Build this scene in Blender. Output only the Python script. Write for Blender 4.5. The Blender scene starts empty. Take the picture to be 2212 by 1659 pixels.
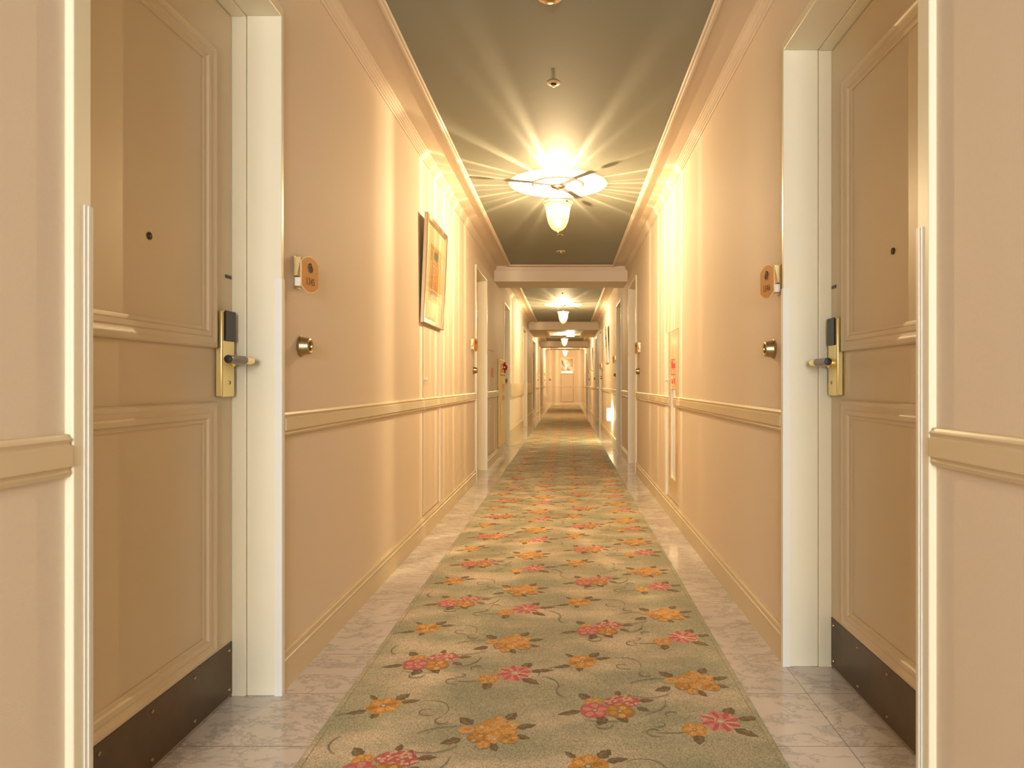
import bpy, bmesh, math, random
from mathutils import Vector, Matrix
PI = math.pi
S = bpy.context.scene
C = S.collection
rnd = random.Random(7)

# ------------------------------------------------------------------ layout (metres; camera at x=0,y=0)
XL, XR = -0.90, 0.757            # wall faces
CZ = 2.42                        # ceiling
YB, YE = -3.2, 29.3              # wall behind the camera, far end wall
FX0, FX1 = -0.685, 0.56          # green ceiling field
KX0, KX1 = -0.685, 0.56          # carpet
LX = -0.063                      # centre line of lamps

# ------------------------------------------------------------------ materials
MATS = {}
def lin(c):
    return tuple((v/12.92 if v <= 0.04045 else ((v+0.055)/1.055)**2.4) for v in [x/255.0 for x in c])
def new_mat(name):
    m = bpy.data.materials.new(name); m.use_nodes = True
    nt = m.node_tree; nt.nodes.clear()
    out = nt.nodes.new('ShaderNodeOutputMaterial')
    return m, nt, out
def N(nt, kind, **kw):
    n = nt.nodes.new(kind)
    for k, v in kw.items(): setattr(n, k, v)
    return n
def pos(nt, scale=(1,1,1)):
    g = N(nt, 'ShaderNodeNewGeometry'); mp = N(nt, 'ShaderNodeMapping')
    mp.inputs['Scale'].default_value = scale
    nt.links.new(g.outputs['Position'], mp.inputs['Vector'])
    return mp.outputs['Vector']
def mat(name, col, rough=0.5, metal=0.0, var=0.06, vscale=6.0, bump=0.0, bscale=200.0, bstretch=(1,1,1), coat=0.0, spec=0.5):
    m, nt, out = new_mat(name)
    p = N(nt, 'ShaderNodeBsdfPrincipled')
    p.inputs['Roughness'].default_value = rough; p.inputs['Metallic'].default_value = metal
    p.inputs['Coat Weight'].default_value = coat; p.inputs['Specular IOR Level'].default_value = spec
    nt.links.new(p.outputs[0], out.inputs[0])
    v = pos(nt)
    nz = N(nt, 'ShaderNodeTexNoise'); nz.inputs['Scale'].default_value = vscale; nz.inputs['Detail'].default_value = 3
    nt.links.new(v, nz.inputs['Vector'])
    mx = N(nt, 'ShaderNodeMix', data_type='RGBA')
    mx.inputs['A'].default_value = tuple(c*(1-var) for c in col)+(1,)
    mx.inputs['B'].default_value = tuple(min(1, c*(1+var)) for c in col)+(1,)
    nt.links.new(nz.outputs['Fac'], mx.inputs['Factor']); nt.links.new(mx.outputs['Result'], p.inputs['Base Color'])
    if bump > 0:
        v2 = pos(nt, bstretch)
        n2 = N(nt, 'ShaderNodeTexNoise'); n2.inputs['Scale'].default_value = bscale; n2.inputs['Detail'].default_value = 2
        nt.links.new(v2, n2.inputs['Vector'])
        b = N(nt, 'ShaderNodeBump'); b.inputs['Strength'].default_value = bump; b.inputs['Distance'].default_value = 0.001
        nt.links.new(n2.outputs['Fac'], b.inputs['Height']); nt.links.new(b.outputs[0], p.inputs['Normal'])
    MATS[name] = m
    return m
def emit(name, col, strength):
    m, nt, out = new_mat(name)
    e = N(nt, 'ShaderNodeEmission'); e.inputs[0].default_value = tuple(col)+(1,); e.inputs[1].default_value = strength
    nt.links.new(e.outputs[0], out.inputs[0]); MATS[name] = m
    return m

mat('wallpaper', (.73,.625,.505), .72, bump=.30, bscale=620, bstretch=(1,1,.6), var=.03, vscale=120, spec=.35)
mat('border_paint', (.71,.615,.505), .6, var=.02)
mat('field_paint', (.255,.265,.22), .65, var=.03, vscale=2)
mat('rail_paint', (.66,.55,.37), .38, var=.03)
mat('frame_paint', (.80,.745,.585), .33, var=.02)
mat('door_paint', (.63,.52,.36), .42, var=.03, vscale=3)
mat('guard_plastic', (.80,.79,.74), .3, var=.01)
mat('brass', (.84,.69,.32), .36, metal=1.0, var=.03)
mat('dull_brass', (.44,.33,.18), .27, metal=1.0, var=.05)
mat('bronze', (.105,.07,.035), .36, metal=.6, var=.25, vscale=18)
mat('black_plastic', (.022,.022,.026), .35, var=.1)
mat('grey_grip', (.20,.18,.18), .4, var=.05)
mat('dark', (.012,.01,.008), .8)
mat('white_plastic', (.78,.74,.66), .4, var=.01)
mat('sign_face', (.56,.245,.045), .45, var=.03, spec=.3)
mat('sign_edge', (.85,.60,.40), .12, var=.0, coat=.6)
mat('ink', (.035,.02,.012), .5)
mat('champagne', (.60,.47,.30), .3, metal=.85, var=.05)
mat('mat_board', (.78,.66,.42), .6, var=.03)
mat('art_tan', (.62,.38,.16), .6, var=.05)
mat('art_orange', (.60,.29,.10), .6, var=.05)
mat('art_teal', (.17,.20,.12), .6, var=.1)
mat('art_brown', (.30,.15,.07), .6, var=.1)
mat('cabinet_yellow', (.80,.61,.22), .42, var=.02)
mat('red_lens', (.45,.005,.012), .12, var=0, coat=1.0)
mat('label_red', (.75,.22,.12), .6, var=.03)
mat('label_pink', (.70,.30,.16), .6, var=.05)
mat('sign_red', (.85,.05,.03), .45, var=.02)
mat('sign_cream', (.85,.66,.42), .5, var=.02)
mat('gloss_cream', (.76,.58,.33), .16, var=.03, coat=.3)
mat('niche_white', (.85,.82,.76), .45, var=.01)
mat('escutcheon', (.66,.50,.30), .4, var=.03)
mat('plaster', (.82,.78,.76), .6, bump=.9, bscale=60, bstretch=(1,2.5,1), var=.04, vscale=60)
mat('silver_frame', (.72,.64,.52), .28, metal=.8, var=.03)
mat('cream_frame', (.86,.78,.60), .4, var=.02)
mat('gap_dark', (.20,.12,.06), .7)
mat('lit_edge_white', (.88,.86,.78), .4, var=.01)  # pale colour standing for light caught on the far edge of panel gaps
mat('lavender_metal', (.55,.50,.62), .25, metal=.8, var=.02)
mat('dark_speckle', (.30,.26,.22), .3, var=.95, vscale=30)
emit('exit_face', (.80,1.0,.74), 7.0)
emit('foot_lens', (.95,1.0,.62), 48.0)

# marble floor with 30 cm tiles
def marble():
    m, nt, out = new_mat('marble'); L = nt.links.new
    p = N(nt, 'ShaderNodeBsdfPrincipled'); L(p.outputs[0], out.inputs[0])
    p.inputs['Roughness'].default_value = .10; p.inputs['Coat Weight'].default_value = .15
    v = pos(nt)
    warp = N(nt, 'ShaderNodeTexNoise'); warp.inputs['Scale'].default_value = 3.2; warp.inputs['Detail'].default_value = 6
    L(v, warp.inputs['Vector'])
    vs = N(nt, 'ShaderNodeVectorMath', operation='MULTIPLY_ADD')
    vs.inputs[1].default_value = (.22,.22,.22); L(warp.outputs['Color'], vs.inputs[0]); L(v, vs.inputs[2])
    rot = N(nt, 'ShaderNodeMapping'); rot.inputs['Rotation'].default_value = (0,0,.6); rot.inputs['Scale'].default_value = (1,2.1,1)
    L(vs.outputs[0], rot.inputs['Vector'])
    n1 = N(nt, 'ShaderNodeTexNoise'); n1.inputs['Scale'].default_value = 5.5; n1.inputs['Detail'].default_value = 12; n1.inputs['Roughness'].default_value = .72
    L(rot.outputs[0], n1.inputs['Vector'])
    a = N(nt, 'ShaderNodeMath', operation='SUBTRACT'); a.inputs[1].default_value = .5; L(n1.outputs['Fac'], a.inputs[0])
    b = N(nt, 'ShaderNodeMath', operation='ABSOLUTE'); L(a.outputs[0], b.inputs[0])
    r = N(nt, 'ShaderNodeValToRGB'); L(b.outputs[0], r.inputs[0])
    r.color_ramp.elements[0].position = 0.0; r.color_ramp.elements[0].color = (.44,.41,.385,1)
    r.color_ramp.elements[1].position = .036; r.color_ramp.elements[1].color = (.66,.61,.58,1)
    n2 = N(nt, 'ShaderNodeTexNoise'); n2.inputs['Scale'].default_value = 2.3; n2.inputs['Detail'].default_value = 4; L(v, n2.inputs['Vector'])
    mr = N(nt, 'ShaderNodeMapRange'); mr.inputs[1].default_value = .3; mr.inputs[2].default_value = .7; mr.inputs[3].default_value = .82; mr.inputs[4].default_value = 1.08
    L(n2.outputs['Fac'], mr.inputs[0])
    mul = N(nt, 'ShaderNodeMix', data_type='RGBA', blend_type='MULTIPLY'); mul.inputs['Factor'].default_value = 1
    L(r.outputs[0], mul.inputs['A']); L(mr.outputs[0], mul.inputs['B'])
    # joints
    sep = N(nt, 'ShaderNodeSeparateXYZ'); L(v, sep.inputs[0])
    def joint(sock, off):
        q = N(nt, 'ShaderNodeMath', operation='ADD'); q.inputs[1].default_value = .303*400-off; L(sock, q.inputs[0])
        mo = N(nt, 'ShaderNodeMath', operation='MODULO'); mo.inputs[1].default_value = .303; L(q.outputs[0], mo.inputs[0])
        c = N(nt, 'ShaderNodeMath', operation='LESS_THAN'); c.inputs[1].default_value = .0026; L(mo.outputs[0], c.inputs[0])
        return c.outputs[0]
    jy = joint(sep.outputs[1], 2.083)
    ax = N(nt, 'ShaderNodeMath', operation='SUBTRACT'); ax.inputs[1].default_value = .752; L(sep.outputs[0], ax.inputs[0])
    ab = N(nt, 'ShaderNodeMath', operation='ABSOLUTE'); L(ax.outputs[0], ab.inputs[0])
    al = N(nt, 'ShaderNodeMath', operation='LESS_THAN'); al.inputs[1].default_value = .0013; L(ab.outputs[0], al.inputs[0]); jx = al.outputs[0]
    mx = N(nt, 'ShaderNodeMath', operation='MAXIMUM'); L(jx, mx.inputs[0]); L(jy, mx.inputs[1])
    jm = N(nt, 'ShaderNodeMix', data_type='RGBA'); jm.inputs['B'].default_value = (.26,.22,.18,1)
    L(mx.outputs[0], jm.inputs['Factor']); L(mul.outputs['Result'], jm.inputs['A']); L(jm.outputs['Result'], p.inputs['Base Color'])
    MATS['marble'] = m
marble()

# carpet: mottled sage ground, woven dyes from the pattern's own colour attribute
def carpet_mat():
    m, nt, out = new_mat('carpet'); L = nt.links.new
    p = N(nt, 'ShaderNodeBsdfPrincipled'); L(p.outputs[0], out.inputs[0])
    p.inputs['Roughness'].default_value = .95; p.inputs['Specular IOR Level'].default_value = .15
    p.inputs['Sheen Weight'].default_value = .15
    v = pos(nt); vl = pos(nt, (1.6,3.2,1))
    n1 = N(nt, 'ShaderNodeTexNoise'); n1.inputs['Scale'].default_value = 1.75; n1.inputs['Detail'].default_value = 3; n1.inputs['Roughness'].default_value = .5
    L(vl, n1.inputs['Vector'])
    r = N(nt, 'ShaderNodeValToRGB'); L(n1.outputs['Fac'], r.inputs[0])
    e = r.color_ramp.elements
    e[0].position = .40; e[0].color = (.335,.32,.205,1)
    e[1].position = .66; e[1].color = (.60,.49,.345,1)
    q = e.new(.52); q.color = (.42,.375,.245,1)
    at = N(nt, 'ShaderNodeAttribute', attribute_name='dye')
    mx = N(nt, 'ShaderNodeMix', data_type='RGBA'); L(at.outputs['Alpha'], mx.inputs['Factor'])
    L(r.outputs[0], mx.inputs['A']); L(at.outputs['Color'], mx.inputs['B'])
    n2 = N(nt, 'ShaderNodeTexNoise'); n2.inputs['Scale'].default_value = 330; n2.inputs['Detail'].default_value = 1; L(v, n2.inputs['Vector'])
    mr = N(nt, 'ShaderNodeMapRange'); mr.inputs[1].default_value = .3; mr.inputs[2].default_value = .7; mr.inputs[3].default_value = .60; mr.inputs[4].default_value = 1.40
    L(n2.outputs['Fac'], mr.inputs[0])
    mul = N(nt, 'ShaderNodeMix', data_type='RGBA', blend_type='MULTIPLY'); mul.inputs['Factor'].default_value = 1
    L(mx.outputs['Result'], mul.inputs['A']); L(mr.outputs[0], mul.inputs['B']); L(mul.outputs['Result'], p.inputs['Base Color'])
    b = N(nt, 'ShaderNodeBump'); b.inputs['Strength'].default_value = .5; b.inputs['Distance'].default_value = .002
    L(n2.outputs['Fac'], b.inputs['Height']); L(b.outputs[0], p.inputs['Normal'])
    MATS['carpet'] = m
carpet_mat()

# fluted lamp glass: frosted body, clear flutes (clarity stored per azimuth)
def glass_mats():
    m, nt, out = new_mat('fluted_glass'); L = nt.links.new
    at = N(nt, 'ShaderNodeAttribute', attribute_name='clarity')
    tr = N(nt, 'ShaderNodeBsdfTransparent')
    tint = N(nt, 'ShaderNodeMix', data_type='RGBA', blend_type='MULTIPLY'); tint.inputs['Factor'].default_value = 1
    tint.inputs['B'].default_value = (1,.94,.84,1); L(at.outputs['Color'], tint.inputs['A']); L(tint.outputs['Result'], tr.inputs[0])
    tl = N(nt, 'ShaderNodeBsdfTranslucent'); tl.inputs[0].default_value = (.016,.0125,.008,1)
    gl = N(nt, 'ShaderNodeBsdfGlossy'); gl.inputs['Roughness'].default_value = .08
    a = N(nt, 'ShaderNodeMixShader'); a.inputs[0].default_value = .25; L(tr.outputs[0], a.inputs[1]); L(tl.outputs[0], a.inputs[2])
    b = N(nt, 'ShaderNodeMixShader'); b.inputs[0].default_value = .04; L(a.outputs[0], b.inputs[1]); L(gl.outputs[0], b.inputs[2])
    L(b.outputs[0], out.inputs[0]); MATS['fluted_glass'] = m
    m, nt, out = new_mat('rim_glass'); L = nt.links.new
    tr = N(nt, 'ShaderNodeBsdfTransparent'); tl = N(nt, 'ShaderNodeBsdfTranslucent'); tl.inputs[0].default_value = (.8,.74,.62,1)
    a = N(nt, 'ShaderNodeMixShader'); a.inputs[0].default_value = .35; L(tr.outputs[0], a.inputs[1]); L(tl.outputs[0], a.inputs[2]); L(a.outputs[0], out.inputs[0]); MATS['rim_glass'] = m
    m, nt, out = new_mat('cap_glass'); L = nt.links.new
    tr = N(nt, 'ShaderNodeBsdfTransparent'); tr.inputs[0].default_value = (.30,.28,.34,1); tl = N(nt, 'ShaderNodeBsdfTranslucent'); tl.inputs[0].default_value = (.72,.66,.80,1)
    a = N(nt, 'ShaderNodeMixShader'); a.inputs[0].default_value = .35; L(tr.outputs[0], a.inputs[1]); L(tl.outputs[0], a.inputs[2]); L(a.outputs[0], out.inputs[0]); MATS['cap_glass'] = m
    m, nt, out = new_mat('bulb_glass'); L = nt.links.new
    tr = N(nt, 'ShaderNodeBsdfTransparent'); e = N(nt, 'ShaderNodeEmission')
    e.inputs[0].default_value = (1,.80,.50,1); e.inputs[1].default_value = 45
    a = N(nt, 'ShaderNodeMixShader'); a.inputs[0].default_value = .12; L(tr.outputs[0], a.inputs[1]); L(e.outputs[0], a.inputs[2])
    L(a.outputs[0], out.inputs[0]); MATS['bulb_glass'] = m
    m, nt, out = new_mat('picture_glass'); L = nt.links.new
    tr = N(nt, 'ShaderNodeBsdfTransparent'); tr.inputs[0].default_value = (.96,.96,.95,1)
    gl = N(nt, 'ShaderNodeBsdfGlossy'); gl.inputs['Roughness'].default_value = .02
    fr = N(nt, 'ShaderNodeFresnel'); fr.inputs[0].default_value = 1.45
    ge = N(nt, 'ShaderNodeNewGeometry'); iv = N(nt, 'ShaderNodeMath', operation='SUBTRACT'); iv.inputs[0].default_value = 1; L(ge.outputs['Backfacing'], iv.inputs[1])
    fm = N(nt, 'ShaderNodeMath', operation='MULTIPLY'); L(fr.outputs[0], fm.inputs[0]); L(iv.outputs[0], fm.inputs[1])
    a = N(nt, 'ShaderNodeMixShader'); L(fm.outputs[0], a.inputs[0]); L(tr.outputs[0], a.inputs[1]); L(gl.outputs[0], a.inputs[2])
    L(a.outputs[0], out.inputs[0]); MATS['picture_glass'] = m
glass_mats()

# swirl print on the far wall
def swirl_mat():
    m, nt, out = new_mat('swirl_print'); L = nt.links.new
    p = N(nt, 'ShaderNodeBsdfPrincipled'); p.inputs['Roughness'].default_value = .4; L(p.outputs[0], out.inputs[0])
    v = pos(nt)
    sep = N(nt, 'ShaderNodeSeparateXYZ'); L(v, sep.inputs[0])
    nz = N(nt, 'ShaderNodeTexNoise'); nz.inputs['Scale'].default_value = 4.2; nz.inputs['Detail'].default_value = 3; L(v, nz.inputs['Vector'])
    # diagonal coordinate t = (x*.76 + z*.62), warped
    a = N(nt, 'ShaderNodeMath', operation='MULTIPLY'); a.inputs[1].default_value = .78; L(sep.outputs[0], a.inputs[0])
    b = N(nt, 'ShaderNodeMath', operation='MULTIPLY_ADD'); b.inputs[1].default_value = .62; L(sep.outputs[2], b.inputs[0]); L(a.outputs[0], b.inputs[2])
    c = N(nt, 'ShaderNodeMath', operation='MULTIPLY_ADD'); c.inputs[1].default_value = .22; L(nz.outputs['Fac'], c.inputs[0]); L(b.outputs[0], c.inputs[2])
    mr = N(nt, 'ShaderNodeMapRange'); mr.inputs[1].default_value = .86; mr.inputs[2].default_value = 1.56; L(c.outputs[0], mr.inputs[0])
    r = N(nt, 'ShaderNodeValToRGB'); L(mr.outputs[0], r.inputs[0])
    e = r.color_ramp.elements
    e[0].position = 0; e[0].color = (.72,.36,.11,1); e[1].position = 1; e[1].color = (.72,.44,.20,1)
    for ps, cl in ((.12,(.74,.36,.10)),(.18,(.88,.66,.38)),(.26,(.92,.88,.82)),(.31,(.80,.56,.34)),(.36,(.50,.20,.10)),(.42,(.46,.22,.16)),(.46,(.95,.93,.90)),(.70,(.97,.96,.95)),(.73,(.55,.46,.40)),(.78,(.88,.70,.46)),(.88,(.72,.48,.26))):
        q = e.new(ps); q.color = cl+(1,)
    L(r.outputs[0], p.inputs['Base Color']); MATS['swirl_print'] = m
swirl_mat()

# ------------------------------------------------------------------ mesh helpers (abstract coords a,b,c)
def left(a, b, c): return (XL+c, a, b)        # a along corridor, b height, c out from wall
def right(a, b, c): return (XR-c, a, b)
def endw(a, b, c): return (a, YE-c, b)        # far wall: a = x
def ceil(a, b, c): return (a, b, CZ-c)        # a = x, b = y, c = down from ceiling
def ident(a, b, c): return (a, b, c)

def bx(bm, a0, a1, b0, b1, c0, c1):
    v = [bm.verts.new(p) for p in ((a0,b0,c0),(a1,b0,c0),(a1,b1,c0),(a0,b1,c0),(a0,b0,c1),(a1,b0,c1),(a1,b1,c1),(a0,b1,c1))]
    return [bm.faces.new([v[i] for i in f]) for f in ((3,2,1,0),(4,5,6,7),(0,1,5,4),(1,2,6,5),(2,3,7,6),(3,0,4,7))]
def ring_loft(bm, rings, cap=True):
    R = [[bm.verts.new(p) for p in r] for r in rings]
    n = len(R[0])
    for i in range(len(R)-1):
        for j in range(n):
            bm.faces.new((R[i][j], R[i][(j+1) % n], R[i+1][(j+1) % n], R[i+1][j]))
    if cap:
        bm.faces.new(R[0][::-1]); bm.faces.new(R[-1])
    return R
def axes(d):
    d = Vector(d).normalized()
    u = d.orthogonal().normalized(); w = d.cross(u)
    return u, w
def lathe(bm, prof, o, d, n=28, cap=True):
    """prof: (radius, distance along d)"""
    o = Vector(o); d = Vector(d).normalized(); u, w = axes(d)
    rings = []
    for r, t in prof:
        r = max(r, 1e-5)
        rings.append([tuple(o+d*t+(u*math.cos(2*PI*k/n)+w*math.sin(2*PI*k/n))*r) for k in range(n)])
    return ring_loft(bm, rings, cap)
def tube(bm, pts, r, n=10, cap=True, rs=None):
    pts = [Vector(p) for p in pts]; rings = []
    t0 = (pts[1]-pts[0]).normalized(); u = t0.orthogonal().normalized()
    for i, p in enumerate(pts):
        t = (pts[min(i+1, len(pts)-1)]-pts[max(i-1, 0)]).normalized()
        u = (u-t*u.dot(t)).normalized(); w = t.cross(u)
        rr = rs[i] if rs else r
        rings.append([tuple(p+(u*math.cos(2*PI*k/n)+w*math.sin(2*PI*k/n))*rr) for k in range(n)])
    ring_loft(bm, rings, cap)
def torus(bm, o, d, R, r, n=28, k=8, sx=1.0):
    o = Vector(o); u, w = axes(d); dd = Vector(d).normalized(); rows = []
    for i in range(n):
        a = 2*PI*i/n; e = u*math.cos(a)*sx+w*math.sin(a)
        rows.append([bm.verts.new(o+e*R+(e.normalized()*math.cos(2*PI*j/k)+dd*math.sin(2*PI*j/k))*r) for j in range(k)])
    for i in range(n):
        for j in range(k):
            bm.faces.new((rows[i][j], rows[(i+1) % n][j], rows[(i+1) % n][(j+1) % k], rows[i][(j+1) % k]))
def prism(bm, pts, c0, c1):
    """2-D outline in (a,b), from c0 to c1"""
    A = [bm.verts.new((x, y, c0)) for x, y in pts]; B = [bm.verts.new((x, y, c1)) for x, y in pts]
    n = len(pts)
    bm.faces.new(A[::-1]); bm.faces.new(B)
    for i in range(n): bm.faces.new((A[i], A[(i+1) % n], B[(i+1) % n], B[i]))
def extr(bm, prof, a0, a1):
    """closed profile of (b,c), run along a"""
    A = [bm.verts.new((a0, b, c)) for b, c in prof]; B = [bm.verts.new((a1, b, c)) for b, c in prof]
    n = len(prof)
    bm.faces.new(A[::-1]); bm.faces.new(B)
    for i in range(n): bm.faces.new((A[i], A[(i+1) % n], B[(i+1) % n], B[i]))
def mitre_frame(bm, a0, a1, b0, b1, prof):
    """closed profile (u inward from outer edge, c) swept round a rectangle with mitred corners"""
    n = len(prof); rows = []
    for cx, cy, sx, sy in ((a0,b0,1,1),(a1,b0,-1,1),(a1,b1,-1,-1),(a0,b1,1,-1)):
        rows.append([bm.verts.new((cx+sx*u, cy+sy*u, c)) for u, c in prof])
    for i in range(4):
        for j in range(n):
            bm.faces.new((rows[i][j], rows[(i+1) % 4][j], rows[(i+1) % 4][(j+1) % n], rows[i][(j+1) % n]))

ROOT = {}
def rootloc(o):
    while o.parent: o = o.parent
    return o.location
def obj(name, bm, material, parent=None, fn=ident, loc=None, bevel=0.0, extra=None, flat=False):
    for v in bm.verts: v.co = Vector(fn(*v.co))
    bmesh.ops.recalc_face_normals(bm, faces=bm.faces[:])
    o_ = Vector(rootloc(parent)) if parent else (Vector(loc) if loc is not None else Vector((0,0,0)))
    bmesh.ops.translate(bm, verts=bm.verts[:], vec=-o_)
    me = bpy.data.meshes.new(name); bm.to_mesh(me); bm.free()
    me.materials.append(MATS[material])
    for e in (extra or []): me.materials.append(MATS[e])
    if not flat:
        me.shade_smooth(); me.set_sharp_from_angle(angle=math.radians(32))
    ob = bpy.data.objects.new(name, me); C.objects.link(ob)
    if parent: ob.parent = parent
    else: ob.location = o_
    if bevel:
        md = ob.modifiers.new('edge', 'BEVEL'); md.width = bevel; md.segments = 2; md.limit_method = 'ANGLE'
    return ob
def tag(o, label, cat, group=None, kind=None):
    o['label'] = label; o['category'] = cat
    if group: o['group'] = group
    if kind: o['kind'] = kind
    return o
def empty(name, loc, label, cat, group=None, kind=None):
    e = bpy.data.objects.new(name, None); C.objects.link(e); e.location = loc; e.empty_display_size = .1
    return tag(e, label, cat, group, kind)
def dup(root, loc, label):
    r = root.copy(); C.objects.link(r); r.location = loc; r['label'] = label
    for ch in list(root.children):
        c = ch.copy(); C.objects.link(c); c.parent = r
        for g in list(ch.children):
            d = g.copy(); C.objects.link(d); d.parent = c
    return r
def BM(): return bmesh.new()

# ------------------------------------------------------------------ door list: (side, y0, y1, leaf depth c)
HD_L, HD_R = -.137, -.148
DL = [(1.241,2.069),(6.57,7.43),(9.55,10.36),(13.70,14.95),(21.40,22.25),(27.90,28.70)]
DR = [(1.41,2.282),(7.20,8.05),(9.15,10.00),(14.40,15.20),(16.45,17.25),(22.00,22.80),(25.20,26.00)]
DH = 2.11
ALC = (17.3, 19.15)
SLOT = (4.62, 4.84, .29, 1.14)

def wall(name, fn, holes, label):
    bm = BM(); y = YB
    for ya, yb, za, zb in sorted(holes):
        bx(bm, y, ya, 0, CZ, -.32, 0)
        if za > 0: bx(bm, ya, yb, 0, za, -.32, 0)
        bx(bm, ya, yb, zb, CZ, -.32, 0)
        y = yb
    bx(bm, y, YE, 0, CZ, -.32, 0)
    return tag(obj(name, bm, 'wallpaper', fn=fn), label, 'wall', kind='structure')
hl = [(a-.04, b+.015, 0, DH+.02) for a, b in DL]+[(ALC[0]-.03, ALC[1]+.03, 0, DH+.02)]
hr = [(a-.04, b+.015, 0, DH+.02) for a, b in DR]+[SLOT]
wall('wall_left', left, hl, 'peach fabric-papered corridor wall with the door numbered 1345')
wall('wall_right', right, hr, 'peach fabric-papered corridor wall with the door numbered 1346')
bm = BM(); bx(bm, XL-.32, XR+.32, 0, CZ, -.2, 0)
tag(obj('wall_end', bm, 'wallpaper', fn=endw), 'peach wall closing the far end of the corridor', 'wall', kind='structure')
# wall behind the camera with its window
WX0, WX1, WZ0, WZ1 = -.72, .58, .75, 2.15
bm = BM()
bx(bm, XL-.32, WX0, YB-.2, YB, 0, CZ); bx(bm, WX1, XR+.32, YB-.2, YB, 0, CZ)
bx(bm, WX0, WX1, YB-.2, YB, 0, WZ0); bx(bm, WX0, WX1, YB-.2, YB, WZ1, CZ)
tag(obj('wall_back', bm, 'wallpaper'), 'peach wall behind the viewer with a daylight window', 'wall', kind='structure')
w = empty('window_1', ((WX0+WX1)/2, YB-.1, WZ0), 'cream framed daylight window behind the viewer', 'window', kind='structure')
bm = BM(); bx(bm, WX0, WX1, YB-.13, YB-.06, WZ0, WZ0+.05); bx(bm, WX0, WX1, YB-.13, YB-.06, WZ1-.05, WZ1)
for x in (WX0, (WX0+WX1)/2-.025, WX1-.05): bx(bm, x, x+.05, YB-.13, YB-.06, WZ0+.05, WZ1-.05)
obj('window_frame', bm, 'frame_paint', w)
bm = BM(); bx(bm, WX0+.05, WX1-.05, YB-.105, YB-.1, WZ0+.05, WZ1-.05); obj('window_pane', bm, 'picture_glass', w)

bm = BM(); bx(bm, XL-.4, XR+.4, YB-.2, YE+.2, -.1, 0)
tag(obj('floor', bm, 'marble'), 'polished grey-veined marble tile floor', 'floor', kind='structure')

# ceiling: border paint slab with the green field panels as faces of the same mesh
FIELDS = [(-2.95,8.13),(9.0,15.65),(18.6,22.85),(24.35,28.95)]
bm = BM(); bx(bm, XL-.32, XR+.32, YB-.2, YE+.2, CZ, CZ+.1)
for y0, y1 in FIELDS:
    for f in bx(bm, FX0, FX1, y0, y1, CZ-.003, CZ-.0005): f.material_index = 1
tag(obj('ceiling', bm, 'border_paint', extra=['field_paint']), 'peach ceiling with long grey-green inset fields', 'ceiling', kind='structure')
k = 1
TP = [(0,0),(0,.006),(.006,.010),(.010,.018),(.020,.018),(.024,.012),(.032,.011),(.037,.006),(.037,0)]
NTH = ['nearest','second','third','farthest']
for i, (y0, y1) in enumerate(FIELDS):
    bm = BM(); mitre_frame(bm, FX0-.035, FX1+.035, y0-.035, y1+.035, TP)
    tag(obj('trim_%d' % k, bm, 'border_paint', fn=ceil), 'slim moulding around the %s grey-green ceiling field' % NTH[i], 'trim', kind='structure'); k += 1
# crown mouldings
CP = [(CZ-.055,0),(CZ-.055,.006),(CZ-.048,.008),(CZ-.046,.014),(CZ-.038,.015),(CZ-.035,.021),(CZ-.026,.022),(CZ-.022,.029),(CZ-.013,.030),(CZ-.010,.037),(CZ,.038),(CZ,0)]
for fn, nm in ((left,'1345'),(right,'1346')):
    bm = BM(); extr(bm, CP, YB, YE)
    tag(obj('trim_%d' % k, bm, 'border_paint', fn=fn), 'stepped crown moulding along the wall of door %s' % nm, 'trim', kind='structure'); k += 1
# beams
BZ = 2.235
def beam(y0, y1, word, hole=None):
    bm = BM()
    if hole:
        hx0, hx1, hy0, hy1 = hole
        bx(bm, XL, XR, y0, hy0-.02, BZ, CZ)
        bx(bm, XL, hx0, hy0-.02, hy1+.02, BZ, BZ+.03); bx(bm, hx1, XR, hy0-.02, hy1+.02, BZ, BZ+.03)
        bx(bm, hx0, hx1, hy0-.02, hy0, BZ, CZ)
        bx(bm, XL, XR, hy1+.02, y1, BZ, BZ+.03); bx(bm, hx0, hx1, hy1, hy1+.02, BZ, BZ+.03)
    else: bx(bm, XL, XR, y0, y1, BZ, CZ)
    ob = obj('beam', bm, 'border_paint')
    tag(ob, word, 'beam', kind='structure')
    bm = BM(); extr(bm, [(b, c) for b, c in CP], XL+.03, XR-.03)
    obj('crown_moulding', bm, 'border_paint', ob, fn=lambda a, b, c: (a, y0-c, b))
    if hole:
        bm = BM(); mitre_frame(bm, hx0-.03, hx1+.03, hy0-.03, hy1+.03, [(0,0),(0,.012),(.04,.012),(.04,0)])
        obj('opening_trim', bm, 'cream_frame', ob, fn=lambda a, b, c: (a, b, BZ-c))
    return ob
beam(8.28, 8.84, 'plain peach ceiling beam nearest the viewer')
beam(15.75, 18.4, 'deep peach soffit with a rectangular opening behind the lit exit sign', (-.45,.37,16.2,18.15))
beam(23.0, 23.9, 'peach ceiling beam farthest away, before the end wall')

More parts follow.
